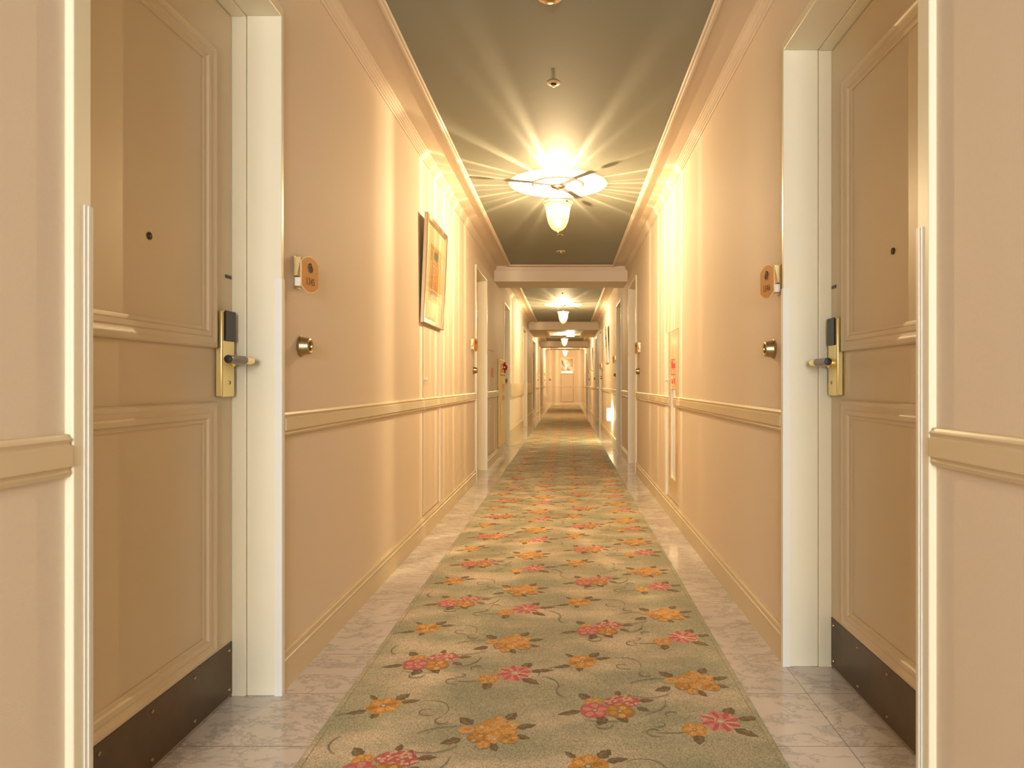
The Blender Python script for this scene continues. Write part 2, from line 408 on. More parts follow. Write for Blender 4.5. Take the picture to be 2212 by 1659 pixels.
# ------------------------------------------------------------------ baseboards and chair rails
BP = [(0,0),(0,.012),(.085,.012),(.088,.014),(.096,.014),(.098,.011),(.108,.010),(.111,.012),(.118,.011),(.120,.005),(.125,.004),(.125,0)]
RP = [(.803,0),(.803,.010),(.807,.013),(.812,.015),(.815,.012),(.819,.013),(.822,.019),(.858,.019),(.861,.013),(.865,.014),(.870,.017),(.874,.012),(.879,.010),(.880,0)]
BIG = [(.735,0),(.735,.016),(.740,.02),(.955,.02),(.968,.016),(.968,0)]
BASEBIG = [(0,0),(0,.014),(.225,.014),(.240,.004),(.240,0)]
def segs(holes):
    out = []; y = YB
    for h in sorted(holes):
        out.append((y, h[0])); y = h[1]
    out.append((y, YE)); return [s for s in out if s[1]-s[0] > .01]
fl = [(a-.045, b+.02) for a, b in DL]+[(ALC[0]-.045, ALC[1]+.045)]
fr = [(a-.045, b+.02) for a, b in DR]
def base(nm, fn, gaps, label, big=()):
    bm = BM()
    for a, b in segs(gaps):
        p = BASEBIG if any(x < (a+b)/2 < y for x, y in big) else BP
        extr(bm, p, a, b)
    tag(obj(nm, bm, 'rail_paint', fn=fn), label, 'baseboard', kind='structure')
BIGZ = [(10.3,13.8),(14.9,17.4)]
base('baseboard_left', left, fl, 'cream profiled baseboard along the wall of door 1345', BIGZ)
base('baseboard_right', right, fr, 'cream profiled baseboard along the wall of door 1346')
bm = BM(); extr(bm, [(b, c*1.3) for b, c in BP], XL+.013, XR-.013)
tag(obj('baseboard_end', bm, 'frame_paint', fn=endw), 'pale baseboard across the far end wall', 'baseboard', kind='structure')
def rail_piece(bm, a, b, p=RP, r0=False, r1=False):
    """rail run with small returned ends"""
    e = .006
    extr(bm, p, a+(e if r0 else 0), b-(e if r1 else 0))
    zc = (p[0][0]+p[-1][0])/2
    q = [(zc+(z-zc)*.94, c*.72) for z, c in p]
    if r0: extr(bm, q, a, a+e)
    if r1: extr(bm, q, b-e, b)
def rails(nm, fn, gaps, label, big=()):
    bm = BM()
    for a, b in segs(gaps):
        if any(x < (a+b)/2 < y for x, y in big): extr(bm, BIG, a, b)
        else: rail_piece(bm, a, b, RP, True, True)
    tag(obj(nm, bm, 'rail_paint', fn=fn), label, 'trim', kind='structure')
PAN_L = (4.167, 4.70); PAN_R = (4.51, 5.00)
rails('trim_%d' % k, left, fl+[PAN_L], 'cream chair rail along the wall of door 1345', BIGZ); k += 1
rails('trim_%d' % k, right, fr+[PAN_R], 'cream chair rail along the wall of door 1346'); k += 1
bm = BM(); extr(bm, [(z, c*.6) for z, c in RP], XL+.02, XR-.02)
tag(obj('trim_%d' % k, bm, 'wallpaper', fn=endw), 'thin chair rail across the far end wall', 'trim', kind='structure'); k += 1

# ------------------------------------------------------------------ doors
MP = [(0,0),(0,.010),(.004,.014),(.014,.016),(.020,.012),(.030,.010),(.034,.013),(.046,.012),(.050,.006),(.058,.004),(.060,.003),(.060,0)]
def door(n, fn, y0, y1, hd, label, full=False, knob=False, near=.045):
    r = empty('door_%d' % n, fn((y0+y1)/2, 0, 0), label, 'door', kind='structure')
    front = .015
    bm = BM()
    bx(bm, y0-near, y0, 0, DH+.03, -.16, front); bx(bm, y1, y1+.018, 0, DH+.03, hd+.044, front)
    bx(bm, y1-.004, y1+.018, 0, DH+.03, hd-.02, hd+.043)
    bx(bm, y0, y1, DH, DH+.03, hd+.044, front); bx(bm, y0, y1-.004, DH-.004, DH+.03, hd-.02, hd+.043)
    obj('door_frame', bm, 'frame_paint', r, fn, bevel=.0025)
    bm = BM(); bx(bm, y0-.01, y1-.0065, .006, DH-.008, hd-.042, hd)
    leaf = obj('door_leaf', bm, 'door_paint', r, fn)
    bm = BM(); bx(bm, y0-.01, y1, 0, DH, hd-.06, hd-.044); bx(bm, y1-.0062, y1-.0042, 0, DH-.008, hd-.044, hd-.001); bx(bm, y0, y1, DH-.0078, DH, hd-.044, hd-.012)
    obj('door_gap', bm, 'dark', r, fn)
    for top, sg_, yy, wd in ((1.295, 1, y1, .018), (1.297, -1, y0, .020)):
        bm = BM(); f_ = front+.0024
        L_ = [(yy-sg_*.0022,-.006),(yy-sg_*.0022,f_-.0008),(yy-sg_*.0014,f_),(yy+sg_*wd,f_),(yy+sg_*wd,front+.0004),(yy-sg_*.0003,front+.0004),(yy-sg_*.0003,-.006)]
        ring_loft(bm, [[(a_, 0, c_) for a_, c_ in L_], [(a_, top, c_) for a_, c_ in L_]])
        if sg_ < 0: bx(bm, y0-.012, y0-.008, 0, top, f_-.0004, f_+.0016)
        g = obj('corner_guard', bm, 'guard_plastic', r, fn); g['label'] = 'white plastic corner guard'
    if not full:
        if knob:
            bm = BM(); yk, zk = y1-.10, 1.01
            lathe(bm, [(.028,0),(.028,.006),(.014,.010),(.012,.055),(.026,.062),(.030,.075),(.026,.088),(.010,.092)], (yk, zk, hd), (0,0,1), 20)
            q = obj('door_knob', bm, 'dull_brass', r, fn); q['label'] = 'round brass door knob'
        return r
    ma, mb = y0+.115, y1-.111
    for z0, z1 in ((1.073,1.958),(.182,.916)):
        bm = BM(); mitre_frame(bm, ma, mb, z0, z1, [(u, hd+c) for u, c in MP]); obj('panel_moulding', bm, 'door_paint', r, fn)
    bm = BM(); bx(bm, y0, y1-.008, .010, .173, hd, hd+.0022)
    kp = obj('kick_plate', bm, 'bronze', r, fn); kp['label'] = 'dark bronze kick plate'
    for i in range(5):
        for z in (.03, .15):
            yy = y1-.025-i*.19
            bm = BM(); lathe(bm, [(.0052,.002),(.0046,.0042),(.002,.0056)], (yy, z, hd), (0,0,1), 12)
            obj('rivet', bm, 'dull_brass', kp, fn)
    ym = (y0+y1)/2
    bm = BM(); lathe(bm, [(.0095,0),(.0095,.003),(.007,.004),(.006,.002)], (ym, 1.336, hd), (0,0,1), 20)
    pe = obj('peephole', bm, 'bronze', r, fn)
    bm = BM(); lathe(bm, [(.0055,.0022),(.004,.0036),(.001,.0042)], (ym, 1.336, hd), (0,0,1), 14); obj('lens', bm, 'black_plastic', pe, fn)
    bm = BM(); bx(bm, y1-.045, y1-.012, 1.291, 1.301, hd, hd+.003); obj('bumper', bm, 'black_plastic', r, fn, bevel=.001)
    # card lock
    bm = BM(); la, lb = y1-.104, y1-.030; bx(bm, la, lb, .929, 1.186, hd, hd+.022)
    lk = obj('card_lock', bm, 'brass', r, fn, bevel=.004); lk['label'] = 'satin brass card lock case'
    bm = BM(); bx(bm, la+.012, lb-.001, 1.096, 1.187, hd+.0221, hd+.0265)
    q = obj('card_reader', bm, 'black_plastic', lk, fn, bevel=.003); q['label'] = 'black card reader window'
    bm = BM(); lathe(bm, [(.0062,.022),(.006,.0235),(.0045,.0238)], ((la+lb)/2+.006, .972, hd), (0,0,1), 18); obj('key_cylinder', bm, 'champagne', lk, fn)
    bm = BM(); bx(bm, (la+lb)/2+.0048, (la+lb)/2+.0072, .968, .976, hd+.0239, hd+.0245); obj('keyway', bm, 'dark', lk, fn)
    hl_, zl = hd+.088, 1.038
    bm = BM(); yl = y1-.046
    lathe(bm, [(.017,.022),(.017,.028),(.012,.031),(.0105,.06)], (yl, zl, hd), (0,0,1), 20)
    arc = [(yl, zl, hd+.058)]+[(yl-.024*(1-math.cos(t*PI/12)), zl, hd+.064+.024*math.sin(t*PI/12)) for t in range(7)]
    tube(bm, arc+[(y1-.105, zl, hl_)], .0112, 18)
    lv = obj('lever', bm, 'brass', lk, fn); lv['label'] = 'brass lever neck'
    bm = BM(); lathe(bm, [(.0118,0),(.0118,.092),(.011,.0925)], (y1-.106, zl, hl_), (-1,0,0), 22)
    q = obj('lever_grip', bm, 'grey_grip', lk, fn); q['label'] = 'grey lever grip'
    bm = BM(); lathe(bm, [(.0115,.0926),(.0118,.094),(.0105,.097),(.002,.0985)], (y1-.106, zl, hl_), (-1,0,0), 22)
    q = obj('lever_cap', bm, 'black_plastic', lk, fn); q['label'] = 'black end cap of the lever'
    return r
lab_l = ['tan panelled door with brass lever, in the doorway beside sign 1345',
 'recessed doorway just past the framed geometric print and its access panel',
 'recessed service doorway with a round knob beside the yellow hose cabinet',
 'wide recessed doorway between two stretches of tall wall band',
 'small recessed doorway beyond the dark speckled panel, before the last beam',
 'last recessed doorway beside the unlit foot light at the end wall']
lab_r = ['tan panelled door with brass lever, in the doorway beside sign 1346',
 'recessed doorway under the nearest beam, past the red fire sign niche',
 'recessed doorway just before the glowing foot light',
 'recessed doorway past the silver framed picture above the glowing foot light',
 'recessed doorway under the soffit with the exit sign',
 'recessed doorway after the small distant framed picture',
 'last recessed doorway nearest the end wall, opposite the unlit foot light']
dn = 1
for i, (a, b) in enumerate(DL):
    door(dn, left, a, b, HD_L if i != 2 else -.10, lab_l[i], full=(i == 0), knob=(i in (2,3)), near=.045 if i == 0 else .02); dn += 1
for i, (a, b) in enumerate(DR):
    door(dn, right, a, b, HD_R, lab_r[i], full=(i == 0), near=.045 if i == 0 else .02); dn += 1
# lobby opening
r = empty('door_%d' % dn, left((ALC[0]+ALC[1])/2, 0, 0), 'open lift lobby recess with white jambs under the soffit', 'doorway', kind='structure')
bm = BM(); bx(bm, ALC[0]-.045, ALC[0], 0, DH+.04, -.30, .015); bx(bm, ALC[1], ALC[1]+.045, 0, DH+.04, -.30, .015); bx(bm, ALC[0], ALC[1], DH, DH+.04, -.30, .015)
obj('door_frame', bm, 'frame_paint', r, left, bevel=.003)
bm = BM(); bx(bm, ALC[0]-.045, ALC[1]+.045, 0, DH+.04, -.33, -.305); obj('back_panel', bm, 'door_paint', r, left)
bm = BM(); bx(bm, ALC[1]-.03, ALC[1]-.002, .22, 1.86, -.052, -.028)
q = obj('speckled_panel', bm, 'dark_speckle', r, left, bevel=.004); q['label'] = 'narrow dark speckled panel on the far jamb'

# ------------------------------------------------------------------ room signs
def plate_outline(s=1.0):
    w, h, t = .053*s, .038*s, .060*s
    pts = []
    for sy in (1, -1):
        row = []
        for i in range(15):
            u = -1+2*i/14
            x = u*(w-.004); row.append((x, sy*(h+.003+(t-h-.003)*math.cos(u*PI/2)**.8)))
        row = [(-w, sy*(h-.004)), (-w-.0015, sy*(h+.001))]+row+[(w+.0015, sy*(h+.001)), (w, sy*(h-.004))]
        if sy == 1: pts += row
        else: pts += row[::-1]
    return pts[::-1]
def text_mesh(s, size, sx):
    cu = bpy.data.curves.new('tmp', 'FONT'); cu.body = s; cu.size = size; cu.align_x = 'CENTER'; cu.extrude = .0003; cu.resolution_u = 3
    cu.space_character = 1.05
    o = bpy.data.objects.new('tmp', cu); C.objects.link(o)
    bpy.context.view_layer.update()
    me = bpy.data.meshes.new_from_object(o.evaluated_get(bpy.context.evaluated_depsgraph_get()))
    bm = BM(); bm.from_mesh(me)
    for v in bm.verts: v.co.x *= sx
    bpy.data.objects.remove(o); bpy.data.curves.remove(cu); bpy.data.meshes.remove(me)
    return bm
def room_sign(fn, y, label, number=None, sgn=1):
    """y = near face of the bracket"""
    r = empty('room_sign', fn(y+.05, 1.27, 0), label, 'room sign', 'room number signs beside the doors')
    bm = BM(); bx(bm, y, y+.05, 1.285, 1.390, 0, .0035); obj('back_plate', bm, 'champagne', r, fn)
    bm = BM()
    v = [bm.verts.new(p) for p in ((y,1.325,.0036),(y+.05,1.325,.0036),(y+.05,1.386,.0036),(y,1.386,.0036),(y,1.325,.013),(y+.05,1.325,.013),(y+.05,1.386,.026),(y,1.386,.026))]
    for f in ((0,1,2,3),(4,5,6,7),(0,1,5,4),(1,2,6,5),(2,3,7,6),(3,0,4,7)): bm.faces.new([v[i] for i in f])
    obj('hood', bm, 'brass', r, fn)
    bm = BM(); bx(bm, y+.001, y+.046, 1.291, 1.320, .0036, .030); q = obj('indicator', bm, 'white_plastic', r, fn, bevel=.002); q['label'] = 'white indicator block under the brass hood'
    # plate in its own plane: p along, q up, w out ; turned 9 degrees
    th = math.atan(.155); yc, zc, cc = y+.045, 1.334, .036
    def pl(p, q_, w_):
        return fn(yc+p*math.cos(th)-w_*math.sin(th), zc+q_, cc+p*math.sin(th)+w_*math.cos(th))
    bm = BM(); prism(bm, plate_outline(1.04), 0, .003); o = obj('plate_edge', bm, 'sign_edge', r, pl, bevel=.0008)
    bm = BM(); prism(bm, plate_outline(.97), .0031, .0042); o = obj('number_plate', bm, 'sign_face', r, pl)
    # emblem: small oval crest
    bm = BM()
    for (ox, oy, R) in ((0,.030,.0052),(-.0055,.022,.0046),(.0055,.022,.0046),(-.0036,.014,.0042),(.0036,.014,.0042),(0,.0215,.0034)):
        torus(bm, (ox*1.1, .022+(oy-.022)*1.3, .0046), (0,0,1), R*1.1, .0011, 18, 5)
    torus(bm, (0,.0215,.0046), (0,0,1), .0150, .0011, 26, 5, sx=.72)
    for x0 in (-.0035,0,.0035): tube(bm, [(x0,.006,.0046),(x0*1.3,.0105,.0046)], .0008, 5)
    q = obj('emblem', bm, 'ink', o, pl)
    if number:
        bm = text_mesh(number, .034, .80*sgn)
        for v in bm.verts: v.co = Vector((v.co.x, v.co.y-.035, v.co.z+.0046))
        q = obj('room_number', bm, 'ink', o, pl); q['label'] = 'room number %s' % number
    return r
def button(fn, y, label):
    bm = BM(); z = 1.095
    r = empty('push_button', fn(y, z, 0), label, 'push button', 'round brass push buttons beside the doors')
    lathe(bm, [(.036,-.002),(.036,.003),(.033,.005),(.031,.009),(.029,.022),(.026,.033),(.022,.035),(.016,.033),(.013,.024)], (y, z, 0), (0,0,1), 32)
    obj('bezel', bm, 'dull_brass', r, fn)
    bm = BM(); lathe(bm, [(.0125,.022),(.0125,.027),(.009,.030),(.002,.031)], (y, z, 0), (0,0,1), 20)
    q = obj('button', bm, 'black_plastic', r, fn); q['label'] = 'dark centre button'
    return r
room_sign(left, 2.193, 'amber room plate numbered 1345 on a brass bracket', '1345')
button(left, 2.255, 'round brass push button with dark centre beneath sign 1345')
room_sign(right, 2.345, 'amber room plate numbered 1346 on a brass bracket', '1346', -1)
button(right, 2.437, 'round brass push button with dark centre beneath sign 1346')
SIG = [(left, 6.27, 6.44, 'doorway past the framed geometric print'),
       (left, 20.40, 20.55, 'small doorway beyond the dark speckled panel'),
       (left, 26.65, 26.85, 'doorway nearest the unlit foot light'),
       (right, 6.83, 6.94, 'doorway next to the red fire sign niche'),
       (right, 10.17, 10.27, 'doorway before the glowing foot light'),
       (right, 14.2, 14.30, 'doorway after the silver framed picture'),
       (right, 21.7, 21.86, 'doorway after the small distant framed picture')]
for fn, ys, yb, where in SIG:
    room_sign(fn, ys, 'small room plate on bracket at the %s' % where)
    button(fn, yb, 'small round brass push button at the %s' % where)
button(right, 17.6, 'tiny round brass push button at the doorway under the soffit')

# ------------------------------------------------------------------ framed pictures
def picture(fn, y0, y1, z0, z1, label, frame_m, tilt=.028):
    r = empty('framed_picture', fn((y0+y1)/2, z0, 0), label, 'picture', 'framed prints hung along the corridor walls')
    def pf(a, b, c): return fn(a, b, c+.004+(b-z0)/(z1-z0)*tilt)
    bm = BM(); mitre_frame(bm, y0, y1, z0, z1, [(0,0),(0,.018),(.004,.022),(.030,.020),(.034,.015),(.034,0)])
    obj('frame', bm, frame_m, r, pf)
    bm = BM(); bx(bm, y0+.03, y1-.03, z0+.03, z1-.03, .001, .006); mb = obj('mat_board', bm, 'mat_board', r, pf)
    ym = (y0+y1)/2; w = (y1-y0); h = (z1-z0)
    def blk(bm, u0, u1, v0, v1, c): bx(bm, y0+u0*w, y0+u1*w, z0+v0*h, z0+v1*h, .006, .006+c)
    bm = BM(); blk(bm, .28, .80, .24, .78, .0006); obj('print', bm, 'art_tan', mb, pf)
    for q4 in ((.42,.68,.36,.58),(.33,.38,.66,.72),(.70,.75,.66,.72)):
        bm = BM(); blk(bm, *q4, .0012); obj('orange_block', bm, 'art_orange', mb, pf)
    for q4 in ((.44,.64,.65,.73),(.34,.47,.27,.32),(.49,.66,.27,.32)):
        bm = BM(); blk(bm, *q4, .0012); obj('green_block', bm, 'art_teal', mb, pf)
    bm = BM()
    for u0, u1, v0, v1 in ((.38,.70,.605,.61),(.38,.39,.34,.605),(.69,.70,.34,.605),(.38,.70,.335,.34),(.30,.78,.63,.634),(.30,.78,.745,.75),(.32,.76,.325,.329)): blk(bm, u0, u1, v0, v1, .0014)
    obj('line_work', bm, 'art_brown', mb, pf)
    bm = BM(); bx(bm, y0+.032, y1-.032, z0+.032, z1-.032, .0105, .0125); obj('glass', bm, 'picture_glass', r, pf)
    return r
picture(left, 4.078, 4.755, 1.345, 2.02, 'square geometric print in a champagne frame, tipped forward above an access panel', 'champagne')
picture(right, 11.85, 12.7, 1.34, 2.02, 'framed print with silver edge hung above the glowing foot light', 'silver_frame')
picture(right, 19.1, 19.8, 1.34, 2.03, 'distant framed print on the wall past the soffit', 'silver_frame')
# end wall picture
cx, cz, w, h = (1225.3-1224)*YE/1440, 1.747, .60, .72
r = empty('framed_picture', (cx, YE-.02, cz-h/2), 'swirling white and orange print in a cream frame on the end wall', 'picture', 'framed prints hung along the corridor walls')
bm = BM(); mitre_frame(bm, cx-w/2, cx+w/2, cz-h/2, cz+h/2, [(0,0),(0,.025),(.042,.025),(.042,0)]); obj('frame', bm, 'cream_frame', r, endw)
bm = BM(); bx(bm, cx-w/2+.04, cx+w/2-.04, cz-h/2+.04, cz+h/2-.04, .004, .012); obj('print', bm, 'swirl_print', r, endw)
bm = BM(); bx(bm, cx-w/2+.041, cx+w/2-.041, cz-h/2+.041, cz+h/2-.041, .016, .018); obj('glass', bm, 'picture_glass', r, endw)

# ------------------------------------------------------------------ access panels
def rail_part(r, fn, a, b, nm='rail_section'):
    bm = BM(); rail_piece(bm, a, b, RP, True, True); return obj(nm, bm, 'rail_paint', r, fn)
# beneath the geometric print
y0, y1 = PAN_L; z0, z1 = .137, 1.335
r = empty('access_panel', left((y0+y1)/2, z0, 0), 'wallpapered access panel with chair rail strip, under the geometric print', 'access panel', 'flush service panels in the walls')
bm = BM(); bx(bm, y0+.003, y1-.006, z0+.006, z1-.004, .0002, .004); obj('panel_face', bm, 'wallpaper', r, left)
bm = BM(); bx(bm, y1-.006, y1, z0, z1, .0002, .011); q = obj('lit_edge', bm, 'lit_edge_white', r, left); q['label'] = 'white strip imitating the lit far edge of the panel gap'  # added strip: light on the gap's far side put into its white
bm = BM(); bx(bm, y0, y1-.006, z0, z0+.006, .0002, .0012); obj('gap', bm, 'gap_dark', r, left)
bm = BM(); bx(bm, y0, y1-.006, z1-.004, z1, .0002, .0012); obj('gap', bm, 'gap_dark', r, left)
bm = BM(); bx(bm, y0, y0+.003, z0, z1, .0002, .0012); obj('gap', bm, 'gap_dark', r, left)
rail_part(r, lambda a, b, c: left(a, b, c+.004), y0+.001, y1-.004)
bm = BM(); lathe(bm, [(.010,0),(.010,.008),(.013,.014),(.010,.020),(.002,.022)], (y0+.03, .995, .004), (0,0,1), 16); q = obj('knob', bm, 'white_plastic', r, left); q['label'] = 'small white knob'
# with the fire sign niche
y0, y1 = PAN_R; z1 = 1.345; s0, s1, sz0, sz1 = SLOT
r = empty('fire_panel', right((y0+y1)/2, z0, 0), 'cream access panel with a tall slot showing a red fire sign', 'access panel', 'flush service panels in the walls')
bm = BM()
for a0, a1, b0, b1 in ((y0+.003,y1-.006,z0+.006,sz0),(y0+.003,y1-.006,sz1,z1-.004),(y0+.003,s0,sz0,sz1),(s1,y1-.006,sz0,sz1)): bx(bm, a0, a1, b0, b1, .0002, .004)
obj('panel_face', bm, 'gloss_cream', r, right)
bm = BM(); bx(bm, y1-.006, y1, z0, z1, .0002, .015); q = obj('lit_edge', bm, 'lit_edge_white', r, right); q['label'] = 'white strip imitating the lit far edge of the panel gap'  # added strip, white in place of the light on the gap's far side
bm = BM(); bx(bm, y0, y1-.006, z0, z0+.006, .0002, .0012); obj('gap', bm, 'gap_dark', r, right)
bm = BM(); bx(bm, y0, y1-.006, z1-.004, z1, .0002, .0012); obj('gap', bm, 'gap_dark', r, right)
bm = BM(); t = .008; dpt = -.185
bx(bm, s0+.001, s1-.001, sz0+.001, sz1-.001, dpt, dpt+t); bx(bm, s0+.001, s0+t, sz0+.001, sz1-.001, dpt+t, -.001); bx(bm, s1-t, s1-.001, sz0+.001, sz1-.001, dpt+t, -.001)
bx(bm, s0+t, s1-t, sz0+.001, sz0+t, dpt+t, -.001); bx(bm, s0+t, s1-t, sz1-t, sz1-.001, dpt+t, -.001)
ni = obj('niche', bm, 'niche_white', r, right); ni['label'] = 'white lined slot'
bm = BM(); yc = (s0+s1)/2
lathe(bm, [(.078,sz0+.009),(.078,1.08),(.07,1.10),(.03,1.115)], (yc+.018, 0, -.083), (0,1,0), 40); q = obj('canister', bm, 'niche_white', r, right); q['label'] = 'white cylinder standing in the slot'
bm = BM(); bx(bm, s0+.009, s1-.009, .93, sz1-.009, -.0045, -.001); sg = obj('fire_sign', bm, 'sign_cream', r, right); sg['label'] = 'red and cream fire equipment sign'
bm = BM(); bx(bm, s0+.010, s1-.014, 1.028, sz1-.010, -.0009, -.0002); obj('red_block', bm, 'sign_red', sg, right)
def strokes(bm, lst, c0, c1):
    for u0, u1, v0, v1 in lst:
        bx(bm, s1-.022-u1*.19, s1-.022-u0*.19, .93+v0*.21, .93+v1*.21, c0, c1)
bm = BM(); strokes(bm, [(.12,.24,.50,.70),(.40,.52,.50,.70),(.30,.34,.50,.66),(.62,.70,.50,.70),(.80,.9,.5,.7),(.40,.95,.86,.89),(.45,.90,.91,.94)], -.0001, .0005); obj('white_marks', bm, 'sign_cream', sg, right)
bm = BM(); strokes(bm, [(.05,.14,.16,.34),(.20,.30,.16,.30),(.06,.30,.22,.25),(.12,.22,.30,.36),(.44,.54,.16,.40),(.62,.72,.16,.36),(.62,.9,.25,.28),(.8,.9,.16,.40),
    (.05,.20,.11,.125),(.28,.6,.11,.125),(.66,.92,.11,.125),(.05,.5,.07,.083),(.56,.92,.07,.083),(.3,.6,.03,.043),(.06,.12,.42,.46),(.30,.36,.42,.46),(.55,.61,.42,.46),(.8,.86,.42,.46)], -.0009, -.0002); obj('red_marks', bm, 'sign_red', sg, right)
fnr = lambda a, b, c: right(a, b, c+.004)
rail_part(r, fnr, y0+.001, s0-.002); rail_part(r, fnr, s1+.002, y1-.004)
bm = BM(); lathe(bm, [(.008,0),(.008,.006),(.011,.011),(.008,.016),(.002,.018)], (y1-.018, .995, .004), (0,0,1), 16); q = obj('knob', bm, 'white_plastic', r, right); q['label'] = 'small white knob'
# orange notice panel, past the second doorway
y0, y1 = 7.72, 8.30; z1 = 1.36
r = empty('access_panel', left((y0+y1)/2, z0, 0), 'wallpapered access panel with a faded orange notice beside the yellow hose cabinet', 'access panel', 'flush service panels in the walls')
bm = BM(); bx(bm, y0+.003, y1-.006, z0+.006, z1-.005, .0002, .003); obj('panel_face', bm, 'wallpaper', r, left)
bm = BM(); bx(bm, y1-.006, y1, z0, 1.08, .0002, .005); q = obj('lit_edge', bm, 'lit_edge_white', r, left); q['label'] = 'white strip imitating the lit far edge of the panel gap'  # added strip whose white imitates the lit gap edge
bm = BM(); bx(bm, y0, y1-.02, z1-.005, z1, .0002, .0038); obj('gap', bm, 'gap_dark', r, left)
bm = BM(); bx(bm, y0, y1, z0, z0+.006, .0002, .0012); obj('gap', bm, 'gap_dark', r, left)
bm = BM(); bx(bm, 7.92, 8.16, 1.045, 1.155, .003, .0042); q = obj('notice', bm, 'label_red', r, left); q['label'] = 'faded orange notice'
bm = BM()
for i in range(4): bx(bm, 7.95+i*.05, 7.975+i*.05, 1.06, 1.14, .0042, .0048)
obj('notice_marks', bm, 'label_pink', q, left)
bm = BM(); lathe(bm, [(.007,0),(.007,.005),(.009,.009),(.002,.013)], (7.84, .70, .003), (0,0,1), 12); q = obj('knob', bm, 'white_plastic', r, left); q['label'] = 'small white knob'
# end wall hatch
hx0, hx1, hz0, hz1 = cx-.285+.02, cx+.265, .156, 1.375
r = empty('access_panel', ((hx0+hx1)/2, YE, hz0), 'flush wallpapered hatch in the end wall beneath the swirling print', 'access panel', 'flush service panels in the walls')
bm = BM(); bx(bm, hx0, hx1, hz0, hz1, .0002, .004); obj('panel_face', bm, 'wallpaper', r, endw)
bm = BM(); mitre_frame(bm, hx0-.016, hx1+.016, hz0-.016, hz1+.010, [(.004,.0002),(.004,.003),(.016,.003),(.016,.0002)]); obj('gap', bm, 'gap_dark', r, endw)
bm = BM(); extr(bm, [(z, .004+c*.62) for z, c in RP], hx0+.004, hx1-.004); obj('rail_section', bm, 'wallpaper', r, endw)
# end wall plaque and button
px = (1188.3-1224)*YE/1440
r = empty('room_plaque', (px, YE, 1.36), 'small cream plaque on the end wall beside the swirling print', 'plaque')
bm = BM(); mitre_frame(bm, px-.075, px+.075, 1.35, 1.455, [(0,-.002),(0,.012),(.012,.012),(.012,-.002)]); obj('rim', bm, 'champagne', r, endw)
bm = BM(); bx(bm, px-.064, px+.064, 1.361, 1.444, .0, .009); q = obj('plate', bm, 'sign_cream', r, endw)
bm = BM(); bx(bm, px-.012, px+.012, 1.385, 1.42, .009, .010); obj('emblem', bm, 'ink', q, endw)
r = empty('push_button', (px, YE, 1.13), 'tiny round brass push button on the end wall under the cream plaque', 'push button', 'round brass push buttons beside the doors')
bm = BM(); lathe(bm, [(.045,-.002),(.045,.01),(.03,.04),(.02,.045)], (px, 1.13, 0), (0,0,1), 20); obj('bezel', bm, 'dull_brass', r, endw)
bm = BM(); lathe(bm, [(.018,.045),(.014,.05)], (px, 1.13, 0), (0,0,1), 16); obj('button', bm, 'black_plastic', r, endw)

# ------------------------------------------------------------------ yellow hose cabinet
y0, y1, z0, z1, d = 8.73, 9.46, .128, 1.29, .028
r = empty('hose_cabinet', left((y0+y1)/2, z0, 0), 'tall yellow fire hose cabinet with a red dome lamp on its front', 'fire cabinet')
bm = BM(); bx(bm, y0, y1, z0, z1, .0015, d); obj('cabinet_body', bm, 'cabinet_yellow', r, left, bevel=.004)
bm = BM(); bx(bm, y0+.03, y1-.03, 1.085, z1-.03, d, d+.004); obj('top_panel', bm, 'cabinet_yellow', r, left, bevel=.001)
bm = BM(); bx(bm, y0+.03, y1-.03, z0+.03, 1.072, d, d+.004); dr = obj('cabinet_door', bm, 'cabinet_yellow', r, left, bevel=.001)
bm = BM(); bx(bm, y0+.03, y1-.03, 1.072, 1.085, d, d+.0015); obj('gap', bm, 'gap_dark', r, left)
bm = BM(); bx(bm, y0+.03, y1-.03, z1-.03, z1-.022, d, d+.0015); obj('gap', bm, 'gap_dark', r, left)
bm = BM(); bx(bm, y0+.05, y0+.09, .54, .69, d+.0041, d+.022); q = obj('handle', bm, 'white_plastic', dr, left, bevel=.005); q['label'] = 'white pull handle'
for zz in (.855, .93, .77):
    bm = BM()
    if zz == .855:
        for i in range(3): bx(bm, 8.98, 9.30, .845+i*.018, .852+i*.018, d+.0041, d+.0048)
    else:
        for i in range(4): bx(bm, 8.98+i*.085, 9.045+i*.085, zz-.03, zz+.03, d+.0041, d+.0048)
    obj('lettering', bm, 'label_pink', dr, left)
yl, zl = 9.06, 1.185
bm = BM(); lathe(bm, [(.062,d+.004),(.062,d+.012),(.050,d+.018)], (yl, zl, 0), (0,0,1), 28); lp = obj('lamp_base', bm, 'champagne', r, left)
bm = BM(); lathe(bm, [(.044,d+.018),(.044,d+.030),(.042,d+.045),(.034,d+.060),(.022,d+.069),(.006,d+.073)], (yl, zl, 0), (0,0,1), 28); q = obj('lamp_dome', bm, 'red_lens', lp, left); q['label'] = 'red dome alarm lamp'
for s in (-1, 1):
    bm = BM(); lathe(bm, [(.018,d+.018),(.018,d+.034),(.012,d+.042),(.003,d+.045)], (yl+.02, zl+s*.058, 0), (0,0,1), 16); q = obj('alarm_lug', bm, 'red_lens', lp, left); q['label'] = 'dark red lug beside the dome'

